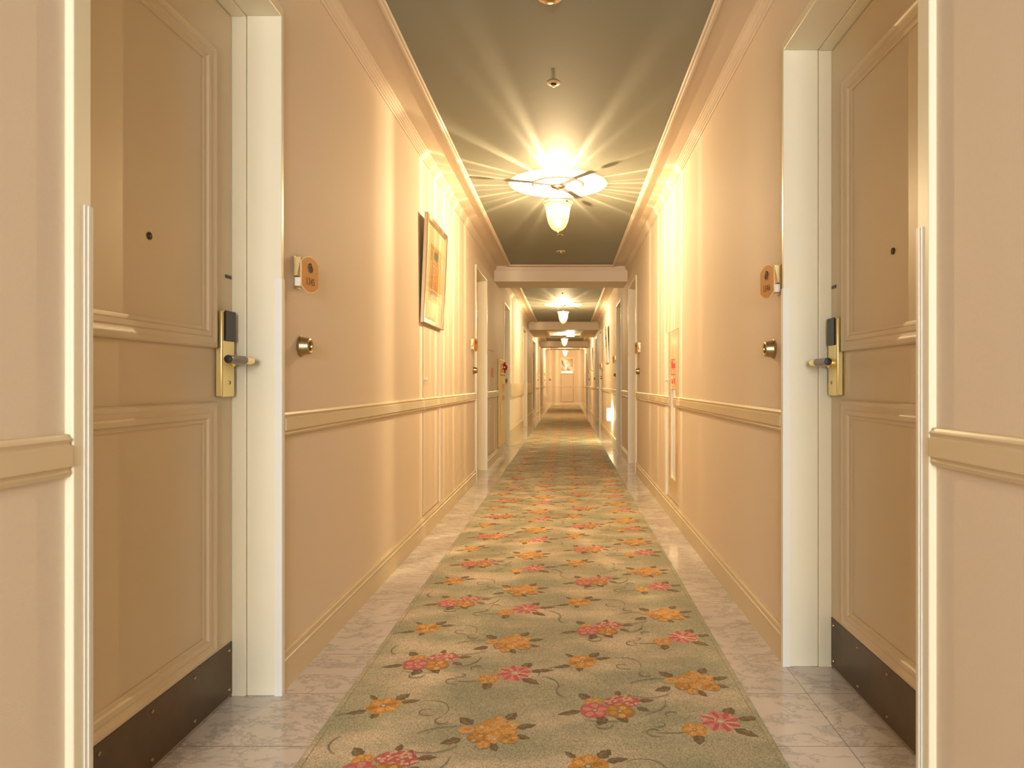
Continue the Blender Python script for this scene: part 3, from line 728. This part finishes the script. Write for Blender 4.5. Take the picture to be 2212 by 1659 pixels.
# ------------------------------------------------------------------ foot lights
def foot_light(fn, y, z, label, lens):
    r = empty('foot_light', fn(y, z, 0), label, 'foot light', 'foot lights low on the walls')
    bm = BM(); bx(bm, y-.085, y+.085, z-.108, z+.108, -.002, .018); obj('base', bm, 'guard_plastic', r, fn, bevel=.006)
    bm = BM(); bx(bm, y-.075, y+.075, z-.100, z+.100, .0185, .082); obj('diffuser', bm, lens, r, fn, bevel=.014)
foot_light(right, 11.08, .452, 'glowing white foot light low on the wall below the silver framed picture', 'foot_lens')
foot_light(left, 27.45, .42, 'unlit white foot light low on the wall near the end', 'guard_plastic')

# ------------------------------------------------------------------ exit sign
ex0, ex1, ey = (1223.4-1224)*16.1/1440, (1241-1224)*16.1/1440, 16.1
r = empty('exit_sign', ((ex0+ex1)/2, ey, BZ), 'small glowing pale green emergency exit sign hung under the soffit', 'exit sign')
bm = BM(); bx(bm, ex0, ex1, ey-.02, ey+.02, 2.09, BZ-.004); obj('housing', bm, 'white_plastic', r, bevel=.004)
bm = BM(); bx(bm, ex0+.006, ex1-.006, ey-.0235, ey-.0205, 2.097, BZ-.012); q = obj('lit_face', bm, 'exit_face', r); q['label'] = 'glowing pale green face'
bm = BM(); bx(bm, ex0+.006, ex1-.006, ey+.0205, ey+.0235, 2.097, BZ-.012); obj('lit_face', bm, 'exit_face', r)
for x in (ex0+.05, ex1-.05):
    bm = BM(); lathe(bm, [(.006,0),(.006,.01)], (x, ey, BZ-.006), (0,0,1), 10); obj('hanger', bm, 'champagne', r)

# ------------------------------------------------------------------ ceiling fittings
def sprinkler(y, label):
    r = empty('sprinkler', (LX, y, CZ), label, 'sprinkler', 'small ceiling fittings along the centre line')
    bm = BM(); lathe(bm, [(.012,.0005),(.034,.0010),(.034,.0025),(.031,.005),(.016,.007),(.013,.004)], (LX, y, CZ), (0,0,-1), 30); obj('escutcheon', bm, 'escutcheon', r)
    bm = BM(); lathe(bm, [(.014,.0055),(.013,.0085),(.004,.0085)], (LX, y, CZ), (0,0,-1), 20); obj('recess', bm, 'dark', r)
    bm = BM(); lathe(bm, [(.004,.0087),(.005,.012),(.003,.017),(.009,.018),(.009,.0195),(.002,.020)], (LX, y, CZ), (0,0,-1), 16)
    for s in (-1, 1): tube(bm, [(LX+s*.008, y, CZ-.0087), (LX+s*.010, y, CZ-.013), (LX+s*.004, y, CZ-.018)], .0012, 6)
    obj('spray_head', bm, 'dull_brass', r)
def disc(y, label):
    r = empty('ceiling_sensor', (LX, y, CZ), label, 'sensor', 'small ceiling fittings along the centre line')
    bm = BM(); lathe(bm, [(.050,.0005),(.050,.008),(.046,.012),(.030,.013)], (LX, y, CZ), (0,0,-1), 32); obj('base', bm, 'escutcheon', r)
    bm = BM(); lathe(bm, [(.030,.0131),(.028,.022),(.018,.027),(.003,.028)], (LX, y, CZ), (0,0,-1), 26); obj('sensor_head', bm, 'dull_brass', r)
sprinkler(3.215, 'cream sprinkler head between the viewer and the nearest lamp')
disc(2.485, 'round ceiling sensor closest to the viewer, cut by the top of the view')
sprinkler(6.50, 'cream sprinkler head just behind the nearest lamp')
disc(7.30, 'flat round ceiling sensor between the nearest lamp and the nearest beam')
sprinkler(10.74, 'small sprinkler head in the second ceiling field, before its lamp')

# ------------------------------------------------------------------ pendant lamps
def clarity_profile(n):
    # (azimuth, strength, side of the soft flank, flank width in degrees)
    ribs = [(-120,1.0,1,1.6),(-117.5,.5,1,.8),(-139,1.0,-1,1.3),(-161,.95,1,1.2),(178,.9,-1,1.2),(151.5,.95,1,1.4),(129,.75,-1,1.8),(-98,.75,-1,2.6),(-102.5,.4,-1,2.2),
            (-77.5,.7,1,3.0),(-70,.3,1,2.2),(-29,.95,1,1.6),(-3,.9,-1,1.2),(19,.85,1,1.3),(39,.85,-1,1.5),(55,.7,1,2.4),
            (-52,.22,-1,2.5),(73,.5,1,2.0),(100,.75,-1,2.2),(107,.5,1,3.5),(-12,.35,1,.8),(9,.40,-1,.8),(166,.40,1,.8),(-150,.35,-1,1.0),(28,.35,1,.9),(140,.35,-1,1.0)]
    out = []
    for i in range(n):
        az = -180+360*i/n; v = .42
        for a, amp, s, wd in ribs:
            d = ((az-a+180) % 360-180)*s
            v += amp*1.35*(math.exp(-d/wd)*.45+math.exp(-(d/.9)**2)*.55 if d >= 0 else math.exp(-(d/.55)**2))
        if -98 < az < -77.5: v += 0.0
        out.append(v)
    return out
def build_lamp(y, label):
    RZ = 2.280
    r = empty('pendant_lamp', (LX, y, CZ), label, 'pendant lamp', 'bell shaped glass pendant lamps along the corridor')
    bm = BM(); lathe(bm, [(.02,.0005),(.186,.0005),(.186,.006),(.176,.010),(.168,.008),(.10,.010),(.06,.012)], (LX, y, CZ), (0,0,-1), 64)
    for i in range(46):     # leafy relief strokes
        a = 2*PI*i/46+rnd.uniform(-.05,.05); R0 = rnd.uniform(.065,.12); R1 = R0+rnd.uniform(.03,.055); b = a+rnd.uniform(-.25,.25)
        tube(bm, [(LX+R0*math.cos(a), y+R0*math.sin(a), CZ-.010), (LX+(R0+R1)/2*math.cos((a+b)/2+.04), y+(R0+R1)/2*math.sin((a+b)/2+.04), CZ-.013), (LX+R1*math.cos(b), y+R1*math.sin(b), CZ-.009)], .0022, 6)
    q = obj('ceiling_rose', bm, 'plaster', r); q['label'] = 'white plaster ceiling rose'
    bm = BM(); lathe(bm, [(.054,.0125),(.054,.017),(.050,.022),(.034,.029),(.016,.033),(.012,.040),(.005,.042)], (LX, y, CZ), (0,0,-1), 36); obj('canopy', bm, 'dull_brass', r)
    bm = BM(); zz = CZ-.049
    for i in range(4):
        torus(bm, (LX, y, zz-i*.0165), (1,0,0) if i % 2 else (0,1,0), .0085, .0017, 16, 6, sx=1.0)
    q = obj('chain', bm, 'dull_brass', r)
    # hub and three spokes to the rim, ring, scrolls
    bm = BM(); lathe(bm, [(.003,.0),(.006,.006),(.004,.010),(.009,.016),(.006,.022),(.010,.030),(.010,.036)], (LX, y, RZ+.036), (0,0,-1), 18); obj('hub', bm, 'dull_brass', r)
    bm = BM()
    for az in (196, 309, 66):
        a = math.radians(az); ca, sa = math.cos(a), math.sin(a); wx, wy = -sa*.0075, ca*.0075
        p0 = (LX+ca*.008, y+sa*.008); p1 = (LX+ca*.099, y+sa*.099)
        vs = []
        for (px_, py_), z in ((p0, RZ+.006), (p1, RZ-.010)):
            for s in (-1, 1):
                for t in (0, .004): vs.append(bm.verts.new((px_+s*wx, py_+s*wy, z+t)))
        for f in ((0,1,3,2),(4,5,7,6),(0,1,5,4),(2,3,7,6),(0,2,6,4),(1,3,7,5)): bm.faces.new([vs[i] for i in f])
    q = obj('spider', bm, 'dull_brass', r); q['label'] = 'three-armed brass shade holder'
    bm = BM(); torus(bm, (LX, y, RZ+.006), (0,0,1), .062, .0020, 48, 8); q = obj('holder_ring', bm, 'lavender_metal', r)
    bm = BM(); lathe(bm, [(.010,.0),(.061,-.003),(.061,-.0015),(.010,.0015)], (LX, y, RZ+.0075), (0,0,1), 48); q = obj('cap_glass', bm, 'cap_glass', r); q['label'] = 'pale violet glass cap under the brass hub'
    bm = BM()
    for az in (150, 20, 270):
        a = math.radians(az)
        pts = []
        for t in range(9):
            R = .012+.022*t/8; zz_ = RZ+.010+.026*math.sin(t/8*PI*.55)
            pts.append((LX+R*math.cos(a), y+R*math.sin(a), zz_))
        tube(bm, pts, .0013, 6)
    obj('scrolls', bm, 'dull_brass', r)
    for az in (196, 309, 66):
        a = math.radians(az); dv = (math.cos(a), math.sin(a), 0)
        bm = BM(); lathe(bm, [(.0018,0),(.0018,.010),(.0055,.011),(.0055,.015),(.001,.017)], (LX+dv[0]*.092, y+dv[1]*.092, RZ-.022), dv, 12); obj('thumb_screw', bm, 'dull_brass', r)
    # bell shade
    NA = 720; prof = [(.1065,0),(.1045,.004),(.100,.010),(.0955,.018),(.0915,.030),(.0880,.045),(.0855,.062),(.0830,.081),(.0800,.101),(.0755,.124),(.0690,.146),(.060,.166),(.048,.182),(.034,.194),(.019,.202),(.006,.205)]
    cl = clarity_profile(NA)
    bm = BM(); rows = []
    for j, (R, t) in enumerate(prof):
        row = []
        for i in range(NA):
            a = -PI+2*PI*i/NA
            rr = R*(1+.010*math.cos(a*26)*min(1, t/.03)*(R/.09))
            row.append(bm.verts.new((LX+rr*math.cos(a), y+rr*math.sin(a), RZ-t)))
        rows.append(row)
    for j in range(len(rows)-1):
        for i in range(NA):
            bm.faces.new((rows[j][i], rows[j][(i+1) % NA], rows[j+1][(i+1) % NA], rows[j+1][i]))
    sh = obj('glass_shade', bm, 'fluted_glass', r); sh['label'] = 'fluted bell shaped glass shade'
    ca_ = sh.data.color_attributes.new('clarity', 'FLOAT_COLOR', 'POINT')
    vals = []
    for j in range(len(prof)):
        fade = (.30,.32,.42,.58,.86,.80,.76,.78,.82)[j] if j < 9 else max(.60, .86-(j-9)*.03)
        for i in range(NA):
            c = cl[i]*fade; vals += [c, c, c, 1]
    ca_.data.foreach_set('color', vals)
    bm = BM(); torus(bm, (LX, y, RZ), (0,0,1), .1065, .0018, 64, 8); obj('rim_bead', bm, 'rim_glass', sh)
    bm = BM(); lathe(bm, [(.006,.203),(.007,.207),(.004,.211),(.0055,.214),(.001,.218)], (LX, y, RZ), (0,0,-1), 16); obj('finial', bm, 'white_plastic', r)
    bm = BM(); lathe(bm, [(.010,.0),(.013,.02),(.024,.045),(.028,.065),(.024,.085),(.012,.096),(.002,.099)], (LX, y, RZ-.004), (0,0,-1), 24); q = obj('bulb', bm, 'bulb_glass', r); q['label'] = 'glowing bulb'
    ld = bpy.data.lights.new('lamp_light', 'POINT'); ld.energy = LAMP_W; ld.color = LAMP_C; ld.shadow_soft_size = .0025
    lo = bpy.data.objects.new('lamp_light', ld); C.objects.link(lo); lo.parent = r; lo.location = (0, 0, RZ-.059-CZ)
    return r
LAMP_W, LAMP_C = 310.0, (1.0,.765,.46)
lamp0 = build_lamp(4.85, 'nearest lit glass pendant lamp, large, before the first beam')
for i, lb in ((1,'second lit glass pendant lamp, between the first beam and the soffit'),(2,'third lit glass pendant lamp, behind the glowing exit sign'),(3,'farthest lit glass pendant lamp, in front of the end wall')):
    dup(lamp0, (LX, 4.85+7.45*i, CZ), lb)

# ------------------------------------------------------------------ carpet runner
OR1, OR2, OR3 = (.56,.27,.035), (.66,.36,.10), (.40,.19,.02)
PK1, PK2, PK3 = (.50,.11,.115), (.62,.24,.19), (.66,.40,.24)
LF1, LF2 = (.17,.115,.045), (.235,.165,.07)
GR, CW = (.22,.185,.105), (.60,.52,.36)
cv, cf, cc = [], [], []
ZT = .0075
ctr = [0]
def addp(pts, z, col):
    i = len(cv); ctr[0] += 1; z = .00015+ctr[0]*14e-6
    for x, y in pts:
        cv.append((x, y, ZT+z)); cc.extend(col+(1.0,))
    cf.append(tuple(range(i, i+len(pts))))
cr = random.Random(3)
def blob(cx, cy, rx, ry, ang, z, col, n=9, jit=.12):
    ca, sa = math.cos(ang), math.sin(ang); pts = []
    for k in range(n):
        t = 2*PI*k/n; m = 1+cr.uniform(-jit, jit)
        x, y = rx*math.cos(t)*m, ry*math.sin(t)*m
        pts.append((cx+x*ca-y*sa, cy+x*sa+y*ca))
    addp(pts, z, col)
def leaf(cx, cy, ln, wd, ang, z=.0002, two=True):
    ca, sa = math.cos(ang), math.sin(ang)
    sh = [(0,0),(.18,.32),(.34,.44),(.45,.34),(.58,.42),(.78,.2),(1,0),(.8,-.22),(.6,-.4),(.47,-.32),(.33,-.46),(.15,-.3)]
    addp([(cx+ln*u*ca-wd*v*sa, cy+ln*u*sa+wd*v*ca) for u, v in sh], z, LF1)
    if two:
        sh = [(.12,.05),(.35,.26),(.62,.22),(.85,.04),(.5,.02)]
        addp([(cx+ln*u*ca-wd*v*sa, cy+ln*u*sa+wd*v*ca) for u, v in sh], z+.0002, LF2)
def flower(cx, cy, r, c1, c2, c3, n=5, ph=0.0, z=.0006):
    for k in range(n):
        a = ph+2*PI*k/n; ca, sa = math.cos(a), math.sin(a)
        blob(cx+ca*r*.56, cy+sa*r*.56, r*.46, r*.98*math.sin(PI/n), a, z+.00002*k, c1)
    for k in range(n):
        a = ph+2*PI*k/n+.12; ca, sa = math.cos(a), math.sin(a)
        blob(cx+ca*r*(.50+.12*(k % 2)), cy+sa*r*(.50+.12*(k % 2)), r*.32, r*.42*math.sin(PI/n), a, z+.0003, c2 if k % 3 else c3, 7)
    blob(cx, cy, r*.20, r*.20, 0, z+.0005, LF2, 8, .05); blob(cx, cy, r*.12, r*.12, 0, z+.0006, CW, 7, .05)
def star(cx, cy, r, c1, c2, n=8, z=.0006):
    blob(cx, cy, r*.62, r*.62, 0, z, c2, 12)
    for k in range(n):
        a = .2+2*PI*k/n; ca, sa = math.cos(a), math.sin(a)
        blob(cx+ca*r*.58, cy+sa*r*.58, r*.42, r*.29, a, z+.0002, PK3 if k % 4 == 3 else c2, 9, .2)
        blob(cx+ca*r*.60, cy+sa*r*.60, r*.36, r*.13, a+.12, z+.0004, c1, 8, .25)
    blob(cx, cy, r*.15, r*.15, 0, z+.0005, CW, 8, .05)
def hydr(cx, cy, rx, ry, c1, c2, c3, m=11, z=.0006):
    blob(cx, cy, rx*.9, ry*.9, 0, z, c1, 14, .1)
    for k in range(m):
        a = 2*PI*k/m*2.4; q = math.sqrt((k+.5)/m)
        x, y = cx+rx*.82*q*math.cos(a), cy+ry*.82*q*math.sin(a); s = .30*min(rx, ry)
        for t in range(4):
            b = t*PI/2+k
            blob(x+math.cos(b)*s*.62, y+math.sin(b)*s*.62, s*.60, s*.5, b, z+.0002+.00002*k, c2 if (k+t) % 3 else c1, 6)
        blob(x, y, s*.3, s*.3, 0, z+.0006, c3 if k % 2 else c1, 5)
def scroll(pts, w=.0035):
    P = [Vector((x, y)) for x, y in pts]; up, dn = [], []
    for i, p in enumerate(P):
        t = (P[min(i+1, len(P)-1)]-P[max(i-1, 0)]).normalized(); nn = Vector((-t.y, t.x))*w*.5*(.6+.8*math.sin(PI*(i+.5)/len(P)))
        up.append(p+nn); dn.append(p-nn)
    for i in range(len(P)-1):
        addp([tuple(up[i]), tuple(up[i+1]), tuple(dn[i+1]), tuple(dn[i])], .0002, GR)
def curl(cx, cy, r, a0, turns, tail=.0, s=1):
    pts = []
    n = 18
    for i in range(n+1):
        t = i/n; a = a0+s*turns*2*PI*t; q = r*(.35+.65*t)
        pts.append((cx+q*math.cos(a), cy+q*math.sin(a)*.8))
    scroll(pts)
def vine(x, y, L, ang, bend):
    pts = []; a = ang
    for i in range(9):
        pts.append((x, y)); x += L/8*math.cos(a); y += L/8*math.sin(a); a += bend/8
    scroll(pts, .003)
def m_single(x, y):
    leaf(x+.028, y+.035, .055, .042, .9); leaf(x+.045, y+.02, .062, .030, .25); leaf(x-.04, y-.03, .062, .032, 3.5); leaf(x-.008, y-.045, .035, .03, 4.6); leaf(x-.03,y+.035,.045,.022,2.3)
    flower(x, y, .052, OR1, OR2, OR3, 6, .3)
    vine(x+.10, y+.02, .16, .5, -2.6); curl(x+.14, y-.035, .035, 1.0, .7); vine(x-.09, y-.045, .10, 3.4, 1.5)
def m_cluster(x, y):
    leaf(x-.085, y-.022, .075, .032, 3.45); leaf(x-.02, y-.055, .055, .042, 4.4); leaf(x+.02, y-.05, .05, .035, 5.3); leaf(x-.06, y+.05, .05, .04, 2.2); leaf(x+.09, y+.04, .05, .03, .1); leaf(x+.08, y+.0, .045, .03, -.6); leaf(x+.03, y+.072, .035, .026, 1.5)
    hydr(x+.038, y+.036, .062, .042, PK1, PK3, PK2, 11)
    flower(x-.048, y+.030, .028, OR1, OR2, OR2, 5, .8)
    flower(x-.045, y-.020, .046, PK1, PK2, PK2, 5, .2); flower(x+.028, y-.026, .043, OR3, OR1, OR2, 5, 1.0)
    curl(x-.03, y-.105, .034, 2.6, .62); vine(x-.08, y-.075, .12, -.3, .6); vine(x+.10, y-.04, .12, .2, 1.5); vine(x-.13, y+.06, .10, 2.6, -2.0)
def m_bush(x, y):
    leaf(x-.055, y+.035, .06, .042, 2.4); leaf(x+.04, y+.06, .05, .04, 1.1); leaf(x+.07, y+.015, .06, .034, .35); leaf(x+.065, y-.025, .05, .03, -.3); leaf(x-.075, y-.04, .06, .04, 3.6); leaf(x+.005, y-.06, .05, .03, 5.2)
    hydr(x+.012, y+.005, .066, .066, OR1, OR2, CW, 15); blob(x-.068, y+.006, .024, .02, 0, .0008, OR2); blob(x-.066, y+.008, .012, .008, 0, .0012, OR1, 6); flower(x-.035, y-.035, .026, OR3, OR1, OR2, 5, .5); flower(x+.055, y-.042, .026, OR1, OR3, OR2, 5, .2); flower(x-.012,y-.072,.02,OR1,OR2,OR2,5,.4)
    vine(x-.09, y+.02, .12, 3.1, .8); curl(x-.14, y+.05, .03, 0, .7, s=-1); vine(x-.08, y-.08, .14, 3.9, -1.4)
def m_star(x, y):
    leaf(x+.055, y+.048, .05, .045, 1.1); leaf(x+.075, y+.02, .085, .034, .15); leaf(x+.055, y-.03, .075, .04, -.65); leaf(x-.05, y-.06, .055, .04, 4.6)
    star(x+.028, y+.010, .062, PK1, PK2); flower(x-.055, y-.036, .036, OR1, OR2, OR2, 5, .4)
    vine(x-.075, y-.05, .09, 3.3, -.3); curl(x-.165, y-.048, .034, .5, .75); curl(x-.150, y-.005, .026, 1.5, .6, s=-1); vine(x+.12, y-.02, .12, -.3, -1.8); curl(x-.10,y+.05,.028,0.3,.6)
PER = .630
def column(fnm, x0, y0):
    y = y0-PER*8
    while y < 29.1:
        ctr[0] = 0
        if y > -2.9 and y < 29.05: fnm(x0, y)
        y += PER
column(m_single, -.547, 1.99); column(m_cluster, -.472, 2.301)
column(m_bush, -.210, 1.845); column(m_star, -.200, 2.205)
column(m_single, .054, 1.675); column(m_cluster, .128, 1.980)
column(m_bush, .404, 2.150); column(m_star, .411, 1.888)
# clip the pattern to the runner's width
EX = .018
cv = [(min(max(x, KX0+EX), KX1-EX), y, z) for x, y, z in cv]
cv2, cf2 = list(cv), list(cf)
def slab(y0, y1):
    i = len(cv2)
    # cross-section: bound edge, then flat pile, subdivided along the runner
    sec = [(KX0, 0), (KX0, .005), (KX0+.004, .0072), (KX0+.016, ZT), (KX1-.016, ZT), (KX1-.004, .0072), (KX1, .005), (KX1, 0)]
    for yy in (y0, y1):
        for x, z in sec: cv2.append((x, yy, z)); cc.extend((0,0,0,0.0))
    n = len(sec)
    for j in range(n-1): cf2.append((i+j, i+j+1, i+n+j+1, i+n+j))
    cf2.append(tuple(range(i, i+n))[::-1]); cf2.append(tuple(range(i+n, i+2*n)))
    cf2.append((i, i+n, i+2*n-1, i+n-1))
slab(-3.0, 29.2)
i = len(cv2)      # darker bound border strips
for a, b in ((KX0+.0165, KX0+.020), (KX1-.020, KX1-.0165)):
    i = len(cv2)
    for p in ((a,-3.0),(b,-3.0),(b,29.2),(a,29.2)): cv2.append((p[0], p[1], ZT+.0001)); cc.extend((.31,.275,.16,1.0))
    cf2.append((i, i+1, i+2, i+3))
me = bpy.data.meshes.new('carpet_runner'); me.from_pydata(cv2, [], cf2); me.update()
at = me.color_attributes.new('dye', 'FLOAT_COLOR', 'POINT'); at.data.foreach_set('color', cc)
me.materials.append(MATS['carpet'])
ob = bpy.data.objects.new('carpet_runner', me); C.objects.link(ob)
tag(ob, 'long sage green carpet runner woven with orange and pink flower bunches', 'carpet')

# ------------------------------------------------------------------ daylight through the window behind
W = bpy.data.worlds.new('sky'); S.world = W; W.use_nodes = True
W.node_tree.nodes['Background'].inputs[0].default_value = (.85,.93,1.0,1); W.node_tree.nodes['Background'].inputs[1].default_value = 1.0
ld = bpy.data.lights.new('daylight', 'AREA'); ld.shape = 'RECTANGLE'; ld.size = 1.5; ld.size_y = 1.6; ld.energy = 275; ld.color = (.96,1.0,1.02)
lo = bpy.data.objects.new('daylight', ld); C.objects.link(lo); lo.location = ((WX0+WX1)/2, YB-.35, 1.45); lo.rotation_euler = (PI/2, 0, 0)

# ------------------------------------------------------------------ camera
cd = bpy.data.cameras.new('camera'); cam = bpy.data.objects.new('camera', cd); C.objects.link(cam)
cam.location = (0, 0, .97); cam.rotation_euler = (PI/2, 0, 0)
cd.sensor_width = 36; cd.sensor_fit = 'HORIZONTAL'; cd.lens = 36*1440/2212
cd.shift_x = -(1224-1106)/2212; cd.shift_y = -1.5/2212
cd.clip_start = .02; cd.clip_end = 100
cd.dof.use_dof = True; cd.dof.focus_distance = 3.6; cd.dof.aperture_fstop = 6.3
S.camera = cam
vs = S.view_settings; vs.view_transform = 'Standard'; vs.look = 'None'; vs.exposure = 0.21; vs.gamma = 1.0; vs.use_curve_mapping = False
cy = S.cycles
cy.use_denoising = True; cy.max_bounces = 10; cy.diffuse_bounces = 6; cy.glossy_bounces = 4; cy.transparent_max_bounces = 16; cy.transmission_bounces = 6
cy.sample_clamp_indirect = 8.0; cy.caustics_reflective = False
